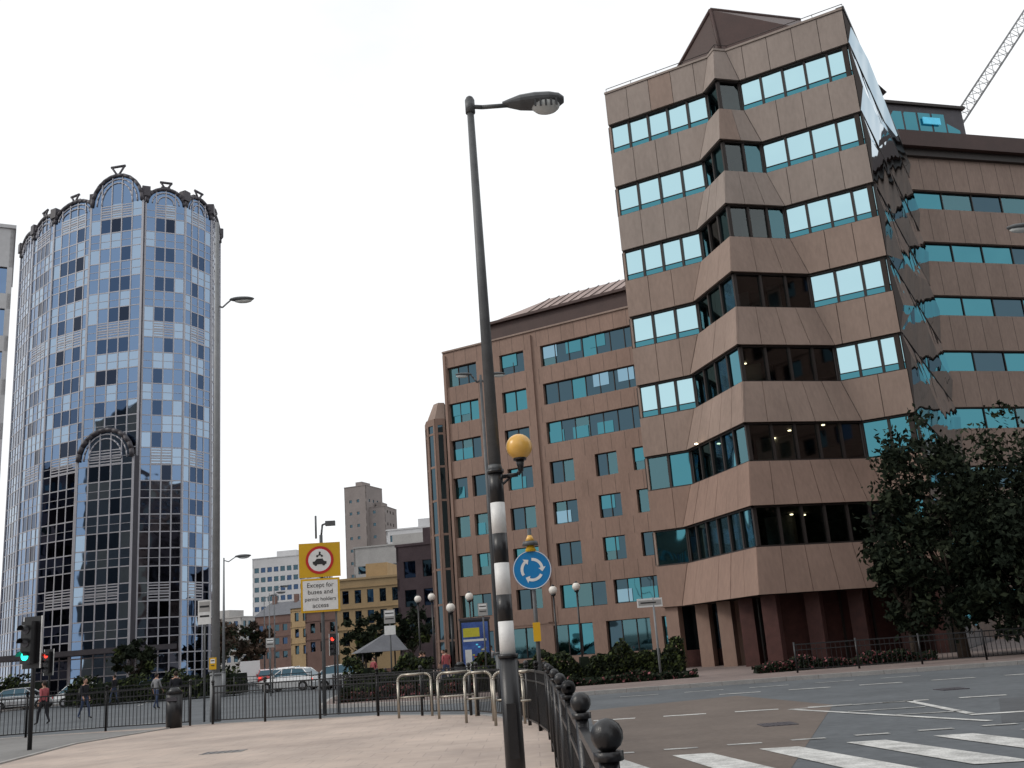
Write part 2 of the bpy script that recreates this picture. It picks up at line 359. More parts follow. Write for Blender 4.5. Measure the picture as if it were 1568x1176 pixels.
# ================================================================= BUILDING B
def office_B():
    W=MB();G=MB();Rf=MB()
    F=Frame(-6.3,89.3,-29.3); L=27
    rows=[]
    for k in range(7):
        zt=27.1-3.47*k; zb=zt-1.9
        if k<3: wins=[(.4,3.6),(6.1,8.6),(10.3,19.6),(20.5,26)]
        else: wins=[(.4,1.9),(2.4,3.8),(6.1,8.6),(10.3,12.6),(14.6,16.6),(18.,20.4),(22,24)]
        if k==6: wins=[(.4,3.6),(6.1,8.6),(10.3,14.5),(15.2,19.6)]
        rows.append((zb,zt,wins))
    rows.append((.6,3.1,[(.6,3.6),(5.2,8.0),(9.4,13.0),(14.2,18),(19,24)]))
    facade(W,G,F,L,0,28.6,rows,'stoneb',['mirr2','mirr3','mirr3','seeteal'],rec=.35,th=.45,mull=1.25)
    for (zb,zt,wins) in rows[:7]:
        for (a,b) in wins:
            n=max(1,round((b-a)/2.4))
            for i in range(n):
                w=(b-a)/n
                if R()<.6: 
                    up=R()<.6
                    pane(G,F,a+i*w+.05,a+(i+1)*w-w*.35,-.30,zt-1.15 if up else zb+.1,zt-.08 if up else zt-.8,random.choice(['mirr2','sided','mirr2']),.02)
    for (zb,zt,w) in rows[:7]:
        for i in range(1,int(L/1.25)): W.fbox(F,i*1.25-.012,i*1.25+.012,-.01,.003,zt+.03,zt+1.44,'joint')
    for s in (.1,4.3,9.0): W.fbox(F,s,s+.5 if s>1 else s+.25,0,.18,3.4,28.3,'stoneb')
    W.fbox(F,4.0,9.9,0,.05,3.3,4.6,'stoneb'); 
    W.fbox(F,0,L,-.3,.12,28.6,28.75,'stone')
    W.fbox(F,.1,L,-15,-.9,0,28.5,'int')
    a0=4.2
    Rf.hexa([F(a0,-1.2,28.6),F(L,-1.2,28.6),F(L,-13,28.6),F(a0,-13,28.6)],[F(a0+.3,-1.25,30.6),F(L,-1.25,30.6),F(L,-13,30.6),F(a0+.3,-13,30.6)],'brown')
    Rf.fbox(F,a0,L,-13.3,-.9,30.6,30.85,'brown')
    Rf.hexa([F(a0+.4,-1.2,30.85),F(L,-1.2,30.85),F(L,-13,30.85),F(a0+.4,-13,30.85)],[F(a0+4.5,-6,33.6),F(L,-6,33.6),F(L,-8,33.6),F(a0+4.5,-8,33.6)],'browntop')
    for i in range(18):
        s=a0+4.5+i*1.05; Rf.cyl(F(s,-1.15,30.9),F(s,-6,33.65),.04,.04,'brown',4)
    Rf.hexa([F(1.5,-1.5,28.6),F(a0,-1.2,28.6),F(a0,-9,28.6),F(1.5,-9,28.6)],[F(3.6,-2.5,29.7),F(a0,-1.2,30.3),F(a0,-9,30.3),F(3.6,-8,29.7)],'brown')
    T=[(-6.5,90.3),(-7.4,90.1),(-8.2,91.0),(-8.5,92.6),(-8.0,94.6),(-6.1,95.5)]
    for i in range(5):
        S=FrameP(T[i+1],T[i]); 
        W.fbox(S,0,.22,-.3,.1,0,22.6,'stoneb'); W.fbox(S,S.L-.22,S.L,-.3,.1,0,22.6,'stoneb')
        G.fbox(S,.22,S.L-.22,-.1,0,0,22.0,'mirr3'); 
        for z in range(7): G.fbox(S,.22,S.L-.22,0,.04,3.1*z+2.5,3.1*z+2.7,'stoneb')
        W.fbox(S,.22,S.L-.22,-.3,.1,22.0,22.6,'stoneb')
    Rf.hexa([(p[0],p[1],22.6) for p in T[::-1]],[(-6.6+(p[0]+6.6)*.6,92.5+(p[1]-92.5)*.7,24.3) for p in T[::-1]],'stone')
    group('ribbon_window_office_building',{'walls':W,'windows':G,'roof':Rf},(-6.3,89.3,0))
office_B()

# ================================================================= BUILDING C
def office_C():
    W=MB();G=MB();Rf=MB()
    F=Frame(26.6,59.7,16); L=38
    rows=[]
    for k in range(8):
        zt=28.4-3.65*k; rows.append((zt-1.35,zt,[(.3,L-.3)]))
    facade(W,G,F,L,0,30.7,rows,'stone',['mirr2','mirr2','seeteal','mirr3'],rec=.3,th=.42,mull=2.4)
    for (zb,zt,w) in rows:
        for i in range(1,int(L/1.2)): W.fbox(F,i*1.2-.012,i*1.2+.012,-.01,.003,zt+.03,zt+2.25,'joint')
    Rf.fbox(F,-.5,L,-16,.7,31.2,32.3,'brown'); Rf.fbox(F,-.2,L,-16,.3,30.7,31.2,'frame')
    W.fbox(F,.1,L,-16,-.9,0,30.6,'int')
    Rf.fbox(F,0,7.5,-7,-2.2,32.3,36.0,'tdark')
    for i in range(6):
        pane(Rf,F,.3+i*1.15,1.3+i*1.15,-2.19,33.9,35.5,'mirr2')
    Rf.fbox(F,-.2,7.7,-7,-2.0,36,36.2,'frame')
    Rf.fbox(F,4.0,5.4,-2.1,-2.02,34.6,35.1,'cyan')
    Rf.hexa([F(8,-1.5,32.3),F(L,-1.5,32.3),F(L,-14,32.3),F(8,-14,32.3)],[F(11,-6,35.5),F(L,-6,35.5),F(L,-9,35.5),F(11,-9,35.5)],'browntop')
    group('side_wing_office_building',{'walls':W,'windows':G,'roof':Rf},(26.6,59.7,0))
office_C()

# ================================================================= GLASS TOWER
def tower():
    G=MB();Fr=MB();Rf=MB();W=MB()
    P=[(-61.5,118),(-57.4,113),(-53,109),(-47,106),(-40.6,105),(-36.7,107),(-34.9,111),(-36,118),(-41,126),(-55,127)]
    n=len(P)
    st=3.62; ZB=24.2
    for i in range(n):
        p,q=P[i],P[(i+1)%n]; S=FrameP(p,q); L=S.L; centre=(i==3)
        cols=max(3,round(L/1.25)); w=L/cols
        Hh=54.3; nf=15
        off=.6 if centre else 0
        for k in range(nf):
            z=k*st
            o=off+(.7 if (centre and z<ZB-2) else 0)
            for c in range(cols):
                a,b=c*w,(c+1)*w
                edge=(c==0 or c==cols-1)
                r=R()
                low=(z<26 and i==2)  # lower panes of this section get darker glass to paint a dark reflection
                m1='tg2' if r<.7 else ('tg4' if r<.78 else 'tg1')
                if low and r<.6: m1='tg4'
                m2='tg1' if r<.65 else 'tg3'
                if low and R()<.4: m2='tg2'
                if edge: m1='tg1' if R()<.7 else 'tg3'; 
                pane(G,S,a,b,o,z,z+1.75,m1,.006)
                pane(G,S,a,b,o,z+1.75,z+st,m2,.006)
            for zz,t in((0,.12),(1.75,.11),(2.65,.05)):
                Fr.fbox(S,0,L,o-.02,o+.03,z+zz,z+zz+t,'tframe')
            if (k%4==2 or k==14) and i in (1,2,3,4,5):
                for q_ in range(6): Fr.fbox(S,w,L-w,o-.02,o+.04,z+1.85+q_*.3,z+1.97+q_*.3,'tframe')
        for c in range(cols+1):
            t=.07 if 0<c<cols else .12
            Fr.fbox(S,c*w-t,c*w+t,off-.02,off+.05,0 if not centre else ZB+.2,Hh,'tframe')
            if centre: Fr.fbox(S,c*w-t,c*w+t,off+.68,off+.76,0,ZB+.2,'tframe')
        if centre:
            for e in(0,L):
                Fr.fbox(S,e-.02,e+.02,0,off,0,Hh,'tdark'); Fr.fbox(S,e-.03,e+.03,0,off+.7,0,ZB+.2,'tdark')
            Rf.fbox(S,0,L,0,off+.7,ZB+.1,ZB+.22,'tdark')
        def arch(x0,x1,z,rise,o,thick=.22):
            N=12;c=(x0+x1)/2;r=(x1-x0)/2
            pts=[(c-r*math.cos(math.pi*j/N),z+rise*math.sin(math.pi*j/N)) for j in range(N+1)]
            for j in range(N):
                G.face([S(pts[j][0],o,z),S(pts[j+1][0],o,z),S(pts[j+1][0],o,pts[j+1][1]),S(pts[j][0],o,pts[j][1])],'tg1')
            for a,b in zip(pts[:-1],pts[1:]): Fr.cyl(S(a[0],o+.05,a[1]),S(b[0],o+.05,b[1]),thick,thick,'tdark',6)
            for dd in(.6,1.2):
                pi=[(c-(r-dd)*math.cos(math.pi*j/N),z+(rise-dd*.8)*math.sin(math.pi*j/N)) for j in range(N+1)]
                if rise-dd*.8>.3:
                    for a,b in zip(pi[:-1],pi[1:]): Fr.cyl(S(a[0],o+.05,a[1]),S(b[0],o+.05,b[1]),.08,.08,'tframe',5)
            for m in range(1,cols): 
                x=x0+(x1-x0)*m/cols; zz=z+rise*math.sqrt(max(0,1-((x-c)/r)**2)); Fr.fbox(S,x-.06,x+.06,o,o+.09,z,zz,'tframe')
        if i<=6:
            rise=1.9 if not centre else 3.6
            arch(.1,L-.1,Hh,rise,off)
            Rf.fbox(S,0,L,-.6,off-.05,Hh,Hh+1.6,'tdark')
            c=L/2; top=Hh+rise
            s_=.8 if centre else .6
            if i>0:
                Fr.cyl(S(c-s_,off,top+s_*1.4),S(c,off,top-.1),.13,.13,'tdark',5);Fr.cyl(S(c+s_,off,top+s_*1.4),S(c,off,top-.1),.13,.13,'tdark',5);Fr.cyl(S(c-s_-.1,off,top+s_*1.4),S(c+s_+.1,off,top+s_*1.4),.16,.16,'tdark',5)
                Fr.fbox(S,c-.5,c+.5,-1.2,-.3,top-.3,top+.5,'tdark')
        if centre: arch(.1,L-.1,ZB,3.2,off+.72,.28)
        Fr.fbox(S,-.10,.10,-.2,.12,0,Hh+1.0,'tframe')
        Fr.fbox(S,-.45,.45,-.55,.35,Hh+.7,Hh+1.9,'tdark')
    C=(-47.5,115)
    inn=[(C[0]+(p[0]-C[0])*.93,C[1]+(p[1]-C[1])*.93) for p in P]
    W.prism(inn,0,54.3,'tdark')
    inn2=[(C[0]+(p[0]-C[0])*.8,C[1]+(p[1]-C[1])*.8) for p in P]
    Rf.prism(inn,54.3,55.6,'slate'); Rf.hexa([(p[0],p[1],55.6) for p in inn2],[(C[0]+(p[0]-C[0])*.5,C[1]+(p[1]-C[1])*.5,58.0) for p in inn2],'slate')
    Rf.prism([(-58,104),(-40,101.5),(-36,104),(-40,107),(-56,110)],4.0,4.5,'tdark')
    group('glass_tower',{'curtain_wall':G,'frames':Fr,'roof':Rf,'core':W},(-47.5,115,0))
tower()

# ================================================================= generic background blocks
def block(name,x,y,deg,L,D,H,stone,gl,st=3.3,wh=1.6,ww=1.4,gap=1.0,roof=None,base=3.5,parapet=.8,side=True,frame='frame'):
    W=MB();G=MB();Rf=MB()
    F=Frame(x,y,deg)
    def doside(S,L):
        rows=[];z=base
        while z+wh<H-parapet:
            w=[];s=gap
            while s+ww<L-gap*.5: w.append((s,s+ww)); s+=ww+gap
            rows.append((z,z+wh,w)); z+=st
        facade(W,G,S,L,0,H,rows,stone,gl,frame=frame,mull=2.)
        if stone in('cream','brick'):
            for (a,b,_) in rows: W.fbox(S,0,L,0,.12,b+.35,b+.5,stone)
    doside(F,L)
    A=F(0,0,0);B=F(L,0,0);Cc=F(L,-D,0);Dd=F(0,-D,0)
    if side:
        doside(FrameP(B,Cc),D); doside(FrameP(Dd,A),D)
    W.fbox(F,.35,L-.35,-D,-.6,0,H-.1,'int')
    if roof=='pitch':
        Rf.hexa([F(-.3,.3,H),F(L+.3,.3,H),F(L+.3,-D-.3,H),F(-.3,-D-.3,H)],[F(1.5,-D/2+.1,H+D*.35),F(L-1.5,-D/2+.1,H+D*.35),F(L-1.5,-D/2-.1,H+D*.35),F(1.5,-D/2-.1,H+D*.35)],'slate')
        for s in(L*.2,L*.75): Rf.fbox(F,s,s+1.1,-D*.5,-D*.42,H,H+D*.35+1.6,'brick')
    else:
        Rf.fbox(F,-.1,L+.1,-D,.15,H,H+.3,stone); Rf.fbox(F,L*.3,L*.6,-D*.8,-D*.3,H+.3,H+2.6,stone)
    return group(name,{'walls':W,'windows':G,'roof':Rf},(x,y,0))
DK=['mirr3','mirr3','tg2']
block('cream_victorian_building',-28.3,150,-8,11.2,14,13.0,'cream',DK,st=3.0,wh=1.9,ww=1.0,gap=.9,base=3.6)
block('dark_brick_building',-15.6,122,-14,6.8,14,14.4,'purple',DK,st=3.4,wh=2.0,ww=1.5,gap=.9,base=3.8)
block('brick_shop_building',-40,182,-20,12,10,10.5,'brick',DK,st=3.2,wh=1.7,ww=1.0,gap=1.0,roof='pitch')
block('brick_shop_building',-48,205,-25,9,10,12.5,'cream',DK,st=3.2,wh=1.7,ww=1.0,gap=1.0,roof='pitch')
block('terraced_white_office',-34,200,-10,22,16,23,'greyc',DK,st=3.6,wh=1.5,ww=19,gap=.8)
block('terraced_white_office',-29,212,-10,19,16,27.5,'whitec',DK,st=3.6,wh=1.4,ww=16,gap=.8)
block('white_slab_office_block',-95,350,-10,24,14,38,'whitec',['mirr3','tg2'],st=3.3,wh=1.7,ww=1.7,gap=.7)
block('concrete_tower_block',-72,405,-20,10,14,70,'towerb',['mirr3'],st=5,wh=1.2,ww=1.2,gap=2.2)
block('concrete_tower_block',-62.5,404,-12,7.5,14,61,'towerb',['mirr3'],st=5,wh=1.2,ww=1.2,gap=2.2)
block('brick_shop_building',-70,260,-20,12,10,14,'brick',DK,roof='pitch')
block('low_office_building',-100,300,-20,18,14,16,'greyc',DK)
block('glass_office_building',-66.6,61.6,28,30,14,38,'whitec',['tg1','tg3'],st=3.6,wh=2.3,ww=3.2,gap=.5)
# blocks behind the viewer (seen mirrored in the glazing)
block('office_block',-60,-40,176,46,20,19,'brick',DK,side=False)
block('office_block',75,-28,150,50,24,46,'brick',DK,st=3.6,side=False)
block('office_block',52,26,-92,40,20,38,'brick',DK,st=3.6,side=False)
block('office_block',-115,40,86,60,20,36,'purple',DK,st=3.6,side=False)
block('office_block',8,-62,178,50,20,24,'stone',DK,side=False)

# ================================================================= ground, roads, pavement
def sheet(name,poly,z,k):
    mb=MB(); mb.face([(p[0],p[1],z) for p in poly],k); return mb.obj(name)
sheet('ground',[(-3000,-3000),(3000,-3000),(3000,3000),(-3000,3000)],-.13,'ground')
sheet('road',[(-90,-30),(90,-30),(90,44),(10,70),(-13,100),(-95,400),(-126,400),(-33,100),(-90,62)],-.122,'asph')
sheet('road_surface_patch',[(.7,10.5),(2.1,10.2),(6.2,22),(5.3,27.5),(1.3,26)],-.118,'asphred')
sheet('road_surface_patch',[(7,16),(20,15.5),(24,18.5),(9,20.5)],-.118,'asphdk')
def kerbline(mb,pts,z0,z1,n0=-.14,n1=.015):
    for p,q in zip(pts[:-1],pts[1:]):
        S=FrameP(p,q); m=max(1,int(S.L/.9)) if S.L<60 else 1
        for j in range(m): mb.fbox(S,S.L*j/m+.006,S.L*(j+1)/m-.006,n0,n1,z0,z1,'kerb')
def slab(name,poly,k,kerb=True,z=0):
    mb=MB(); mb.hexa([(p[0],p[1],-.129) for p in poly],[(p[0],p[1],z) for p in poly],k)
    if kerb: kerbline(mb,poly+[poly[0]],-.125,z+.004)
    mb.obj(name)
slab('pavement',[(-40,-10),(.42,-10),(.55,6),(.50,17.5),(.1,21.5),(-1.2,25.5),(-4.2,28.8),(-9.5,31),(-15,31.6),(-40,33)],'pave')
slab('pavement',[(.9,33.6),(8,33.2),(15,32.4),(60,34),(90,40),(90,110),(0,118),(-13.5,100),(-10.5,60),(-8.8,44),(-8,38.5),(-3,35)],'pave2')
slab('pavement',[(-90,58),(-36,60),(-33.5,100),(-125,395),(-160,395),(-90,110)],'pave2')
sheet('tarmac_verge',[(-39,-8),(-12.5,8),(-10.7,17),(-10.9,21),(-11.5,26),(-10.6,30),(-15,31.3),(-39,32.7)],.004,'asphgrey')
mb=MB(); kerbline(mb,[(-12.5,8),(-10.7,17),(-10.9,21),(-11.5,26),(-10.6,30)],-.01,.03,-.06,.06); mb.obj('kerb')
def marks():
    mb=MB(); Z=-.112
    def q(pts,k='paint'): mb.face([(x,y,Z) for x,y in pts],k)
    for i in range(9):
        x=1.15+i*1.23
        q([(x-.02,11.9),(x+.62,11.85),(x+.02,14.9),(x-.52,14.95)])
    for i in range(16):
        x=.9+i*.95; q([(x,15.7),(x+.5,15.65),(x+.5,15.8),(x,15.85)],'painty'); q([(x+.2,11.2),(x+.7,11.15),(x+.7,11.3),(x+.2,11.35)],'painty')
    def dash(x0,y0,x1,y1,n,w=.12,k='painty',f=.6):
        dx,dy=(x1-x0)/n,(y1-y0)/n; l=math.hypot(dx,dy); nx,ny=-dy/l*w/2,dx/l*w/2
        for i in range(n):
            a=(x0+dx*i,y0+dy*i); b=(a[0]+dx*f,a[1]+dy*f); q([(a[0]-nx,a[1]-ny),(b[0]-nx,b[1]-ny),(b[0]+nx,b[1]+ny),(a[0]+nx,a[1]+ny)],k)
    dash(1.2,22.5,11.5,20.8,7,.2,'paint')
    dash(5,28.5,16,27,6,.25); dash(2.5,31,12,30.4,5,.15)
    dash(5.2,21.6,7.0,16.4,1,.14,'paint',1); dash(7.6,21.6,7.3,17.8,1,.16,'paint',1); dash(5.2,21.6,7.7,21.5,1,.12,'painty',1)
    dash(5.9,20,7.3,19.8,1,.12,'painty',1);dash(6.3,18.6,7.4,18.4,1,.12,'painty',1)
    dash(7.2,17.6,15,16.6,5,.2,'paint')
    dash(-40,38,-12,36.5,12,.15); dash(-23,60,-100,345,60,.15)
    mb.obj('road_markings')
marks()
def cover(x,y,z,w,h,k):
    mb=MB(); mb.box(-w/2,w/2,-h/2,h/2,-.01,.004,k)
    for i in range(5): mb.box(-w/2+.05+i*(w-.1)/5,-w/2+.05+i*(w-.1)/5+.04,-h/2+.05,h/2-.05,.004,.008,'tdark')
    o=mb.obj('manhole_cover'); o.location=(x,y,z)
cover(-2.6,13.5,0.001,.6,.4,'asphgrey'); cover(4.2,18.5,-.112,.6,.6,'tdark'); cover(-6,20,0.001,.8,.5,'asphgrey'); cover(9.5,24,-.112,.6,.6,'tdark')

# ================================================================= street furniture
def main_lamp():
    x,y=-.26,11
    Pm=MB();B=MB();H=MB();G=MB()
    Pm.cyl((x,y,0),(x,y,1.43),.105,.10,'black',16)
    Pm.box(x-.05,x+.05,y-.112,y-.09,.4,.95,'black')
    zs=[(1.43,1.79,'white'),(1.79,2.07,'black'),(2.07,2.41,'white'),(2.41,2.73,'black'),(2.73,3.07,'white'),(3.07,3.42,'black')]
    for a,b,k in zs: Pm.cyl((x,y,a),(x,y,b),.084-.002*(a-1.4),.084-.002*(b-1.4),k,16)
    Pm.cyl((x,y,3.42),(x,y,3.5),.09,.07,'pole',16)
    Pm.cyl((x,y,3.5),(x,y,8.05),.072,.042,'pole',14)
    Pm.sph((x,y,8.08),.055,'pole',10,6)
    for z in(1.43,3.42): Pm.cyl((x,y,z-.02),(x,y,z+.02),.11 if z<2 else .095,.11 if z<2 else .095,'black',16)
    B.tube([(x,y,3.36),(x+.12,y,3.36),(x+.25,y,3.37),(x+.285,y,3.42)],.024,'black')
    B.tube([(x,y,3.22),(x+.16,y,3.34)],.014,'black')
    B.cyl((x+.285,y,3.40),(x+.285,y,3.55),.028,.05,'black',12)
    G.sph((x+.285,y,3.68),.147,'amber',24,16); G.cyl((x+.285,y,3.53),(x+.285,y,3.56),.075,.075,'black',14)
    G.cyl((x+.285,y,3.82),(x+.285,y,3.84),.02,.015,'black',8)
    H.tube([(x,y,7.99),(x+.15,y,7.97),(x+.47,y,7.97)],.028,'pole'); H.cyl((x,y,7.9),(x,y,8.08),.06,.06,'pole',12)
    st=[(.40,.035,.03,.0),(.50,.075,.06,.0),(.62,.125,.09,.0),(.80,.15,.105,.0),(.98,.145,.10,.0),(1.10,.11,.08,.0),(1.16,.05,.04,.0)]
    N=16; rings=[]
    for sx,wy,hz,_ in st:
        ring=[]
        for j in range(N):
            t=2*math.pi*j/N; yy=wy*math.cos(t); zz=hz*math.sin(t); 
            if zz<0: zz*=.85
            ring.append((x+sx,y+yy,7.99+zz))
        rings.append(ring)
    for a,b in zip(rings[:-1],rings[1:]):
        for j in range(N): 
            H.face([a[j],a[(j+1)%N],b[(j+1)%N],b[j]],'pole',True)
    H.face(rings[-1],'pole')
    H.sph((x+.93,y,7.93),.15,'lens',16,8,(1.2,.85,.75))
    for i in range(5): 
        xx=x+.80+i*.065; H.cyl((xx,y-.11,7.93),(xx,y+.11,7.93),.012,.012,'black',6); H.box(xx-.012,xx+.012,y-.135,y-.12,7.86,7.95,'black')
    group('street_lamp_with_belisha_beacon',{'column':Pm,'beacon_bracket':B,'beacon_globe':G,'luminaire':H},(x,y,0))
main_lamp()

def lamp(x,y,h,r,arm,yaw,k='polel',head=.9,top=0,name='street_lamp',double=False):
    a=MB();b=MB()
    a.cyl((0,0,0),(0,0,1.4),r*1.35,r*1.3,k,12); a.cyl((0,0,1.4),(0,0,h+top),r,r*.5,k,12); a.cyl((0,0,1.38),(0,0,1.44),r*1.5,r*1.4,k,12)
    for sg in ((1,-1) if double else (1,)):
        b.tube([(0,0,h-.15),(sg*arm*.4,0,h-.25),(sg*arm*.75,0,h-.1),(sg*arm,0,h)],.03,k)
        X=sg*(arm+head*.45)
        b.sph((X,0,h+.03),head*.5,'pole',16,8,(1,.36,.20)); b.sph((X+sg*.05,0,h-.03),head*.36,'lens',12,6,(1,.34,.3))
    return group(name,{'column':a,'luminaire':b},(x,y,0),True,yaw)
lamp(-9.85,32,13.7,.13,.45,.1,'polel',.85,2.9)
lamp(-1.0,31,10.1,.085,.3,.2,'pole',.55,0,double=True)
lamp(13.3,21.5,10.0,.1,.9,math.pi,'polel',.8)
for p in((-28,112,10),(-32.5,125,10),(-25.5,100,8.5),(-18,60,8)): lamp(p[0],p[1],p[2],.09,.7,0,'polel',1.0)
def globe_lamp(x,y,h,r=.24):
    a=MB();b=MB(); a.cyl((0,0,0),(0,0,h),.06,.045,'black',10); a.cyl((0,0,0),(0,0,.6),.1,.09,'black',10); a.cyl((0,0,h-.05),(0,0,h+.05),.1,.14,'black',10)
    b.sph((0,0,h+r+.02),r,'globe',14,10); b.cyl((0,0,h+2*r),(0,0,h+2*r+.08),.1,.04,'black',8)
    group('globe_lamp',{'column':a,'globe':b},(x,y,0),True)
for x,y,h in((-3.6,47,3.3),(-3.0,52,4.0),(1.25,50,3.9),(2.5,52,4.1),(-5.4,57,4.4),(-6.5,60,4.5)): globe_lamp(x,y,h,.21)

def railing(pts,h=1.08,spacing=2.0,bar=.115,name='pedestrian_railing',k='black',finial=True,hb=None):
    P=MB();B=MB()
    for p,q in zip(pts[:-1],pts[1:]):
        S=FrameP(p,q); n=max(1,round(S.L/spacing))
        for i in range(n+1):
            x,y,_=S(S.L*i/n,0,0); P.cyl((x,y,0),(x,y,h+.06),.036,.034,k,8)
            if finial: P.cyl((x,y,h+.04),(x,y,h+.07),.05,.05,k,8); P.sph((x,y,h+.12),.055,k,10,7)
        B.fbox(S,0,S.L,-.022,.022,h-.04,h,k); B.fbox(S,0,S.L,-.018,.018,h-.22,h-.19,k); B.fbox(S,0,S.L,-.018,.018,.1,.13,k)
        m=int(S.L/bar)
        for j in range(m): B.fbox(S,(j+.5)*S.L/m-.0075,(j+.5)*S.L/m+.0075,-.0075,.0075,.13,h-.04,k)
    group(name,{'posts':P,'bars':B},(pts[0][0],pts[0][1],0))
railing([(.22,1.5),(.24,7.5),(.22,13.5),(.2,17.5),(.05,19.4),(-.35,22.5),(-1.4,25.2)],spacing=2.0)
railing([(-1.6,25.6),(-4.3,28.4)],1.08); railing([(-4.3,28.4),(-9.5,30.6)],1.08)
railing([(-10.2,30.7),(-12.9,31.2),(-15.2,31.0),(-19,30.6)],1.15)
railing([(9,35.6),(15,34.5),(25,35)],.95,2.4,.16,finial=False)
railing([(-7.6,39.2),(-4,37.4),(-1,36)],1.0,2.4,.14,finial=False)
railing([(-34,61.5),(-20,61.2),(-13,60.5)],1.05,2.4,.2,finial=False)
for (x,y,w) in((-3.5,26.6,.85),(-2.35,25.2,.9),(-1.55,23.0,.6),(-.85,21.5,.6),(-.45,20.5,.55)):
    a=MB(); pts=[(0,0,0)]+[(0,0,.9)]
    for i in range(7): t=math.pi-math.pi/2*i/6; pts.append((.15+.15*math.cos(t),0,.9+.15*math.sin(t)))
    for i in range(7): t=math.pi/2-math.pi/2*i/6; pts.append((w-.15+.15*math.cos(t),0,.9+.15*math.sin(t)))
    pts.append((w,0,0)); a.tube(pts,.032,'steel',10); a.tube([(0,0,.5),(w,0,.5)],.02,'steel',8)
    o=a.obj('guard_hoop'); o.location=(x,y,0)
def yellow_sign():
    P=MB();B=MB();x,y=-6.25,30.6
    P.cyl((.05,.1,0),(.05,.1,5.3),.055,.05,'pole',12); P.cyl((.45,.1,0),(.45,.1,3.2),.03,.03,'pole',8)
    P.tube([(.05,.1,5.2),(.1,.05,5.6),(.3,-.1,5.65)],.03,'pole'); P.box(.2,.5,-.25,-.0,5.55,5.68,'pole'); P.cyl((-.1,.1,5.2),(-.1,.1,5.9),.03,.03,'pole',8)
    B.box(-.62,.62,-.02,.02,4.02,5.05,'yellow'); B.box(-.58,.58,-.02,.02,2.98,3.98,'yellow')
    B.box(-.52,.52,-.03,-.021,3.04,3.92,'white')
    for z in(3.3,4.3): B.box(-.5,.5,.021,.06,z,z+.05,'pole')
    N=36
    for j in range(N):
        a0,a1=2*math.pi*j/N,2*math.pi*(j+1)/N
        def pt(r,a,yy): return (r*math.cos(a),yy,4.53+r*math.sin(a))
        B.face([pt(.42,a0,-.032),pt(.42,a1,-.032),pt(.34,a1,-.032),pt(.34,a0,-.032)],'red')
        B.face([pt(.34,a0,-.030),pt(.34,a1,-.030),(0,-.030,4.53)],'white')
    def poly(pts,k='black'): B.face([(p[0],-.036,p[1]) for p in pts],k)
    poly([(-.2,4.40),(.2,4.40),(.21,4.48),(.13,4.50),(.09,4.57),(-.09,4.57),(-.14,4.50),(-.21,4.48)])
    for cx in(-.12,.12): B.face([(cx+.045*math.cos(t*.6283),-.038,4.40+.045*math.sin(t*.6283)) for t in range(10)],'black')
    for cx in(-.07,.07): B.face([(cx+.035*math.cos(t*.6283),-.038,4.65+.035*math.sin(t*.6283)) for t in range(10)],'black')
    poly([(-.07,4.66),(-.03,4.70),(.05,4.70),(.07,4.66),(.02,4.67)]); poly([(-.02,4.701),(.03,4.701),(.04,4.78),(-.02,4.78)])
    e=group('traffic_sign',{'posts':P,'boards':B},(x,y,0),True,.15)
    for i,t in enumerate(['Except for','buses and','permit holders','access']): text(t,.19 if i!=2 else .155,(0,-.036,3.72-i*.2),e)
yellow_sign()
def roundabout_sign():
    P=MB();B=MB();x,y=.12,19.6
    P.cyl((0,.05,0),(0,.05,3.75),.04,.04,'pole',12); P.cyl((0,.05,3.3),(0,.05,3.45),.12,.05,'yellow',12); P.cyl((0,.05,3.42),(0,.05,3.5),.16,.14,'pole',12)
    P.cyl((0,.05,3.5),(0,.05,3.62),.10,.04,'amber',12)
    N=40
    def pt(r,a,yy): return (r*math.cos(a),yy,2.95+r*math.sin(a))
    B.cyl((0,-.012,2.95),(0,.012,2.95),.375,.375,'blue',40,False)
    for j in range(N):
        a0,a1=2*math.pi*j/N,2*math.pi*(j+1)/N
        B.face([pt(.37,a0,-.016),pt(.37,a1,-.016),pt(.355,a1,-.016),pt(.355,a0,-.016)],'white')
    for k in range(3):
        s0=math.radians(90+120*k); 
        for j in range(8):
            a0=s0-math.radians(10*j); a1=s0-math.radians(10*(j+1))
            B.face([pt(.225,a0,-.016),pt(.225,a1,-.016),pt(.17,a1,-.016),pt(.17,a0,-.016)],'white')
        a=s0-math.radians(80); B.face([pt(.27,a,-.017),pt(.125,a,-.017),pt(.2,a-.40,-.017)],'white')
    P.box(-.1,.1,.0,.04,2.7,2.75,'pole'); P.box(-.1,.1,.0,.04,3.1,3.15,'pole')
    P.box(-.07,.07,-.06,.1,1.6,1.95,'yellow')
    group('roundabout_sign',{'post':P,'disc':B},(x,y,0),True,0)
roundabout_sign()
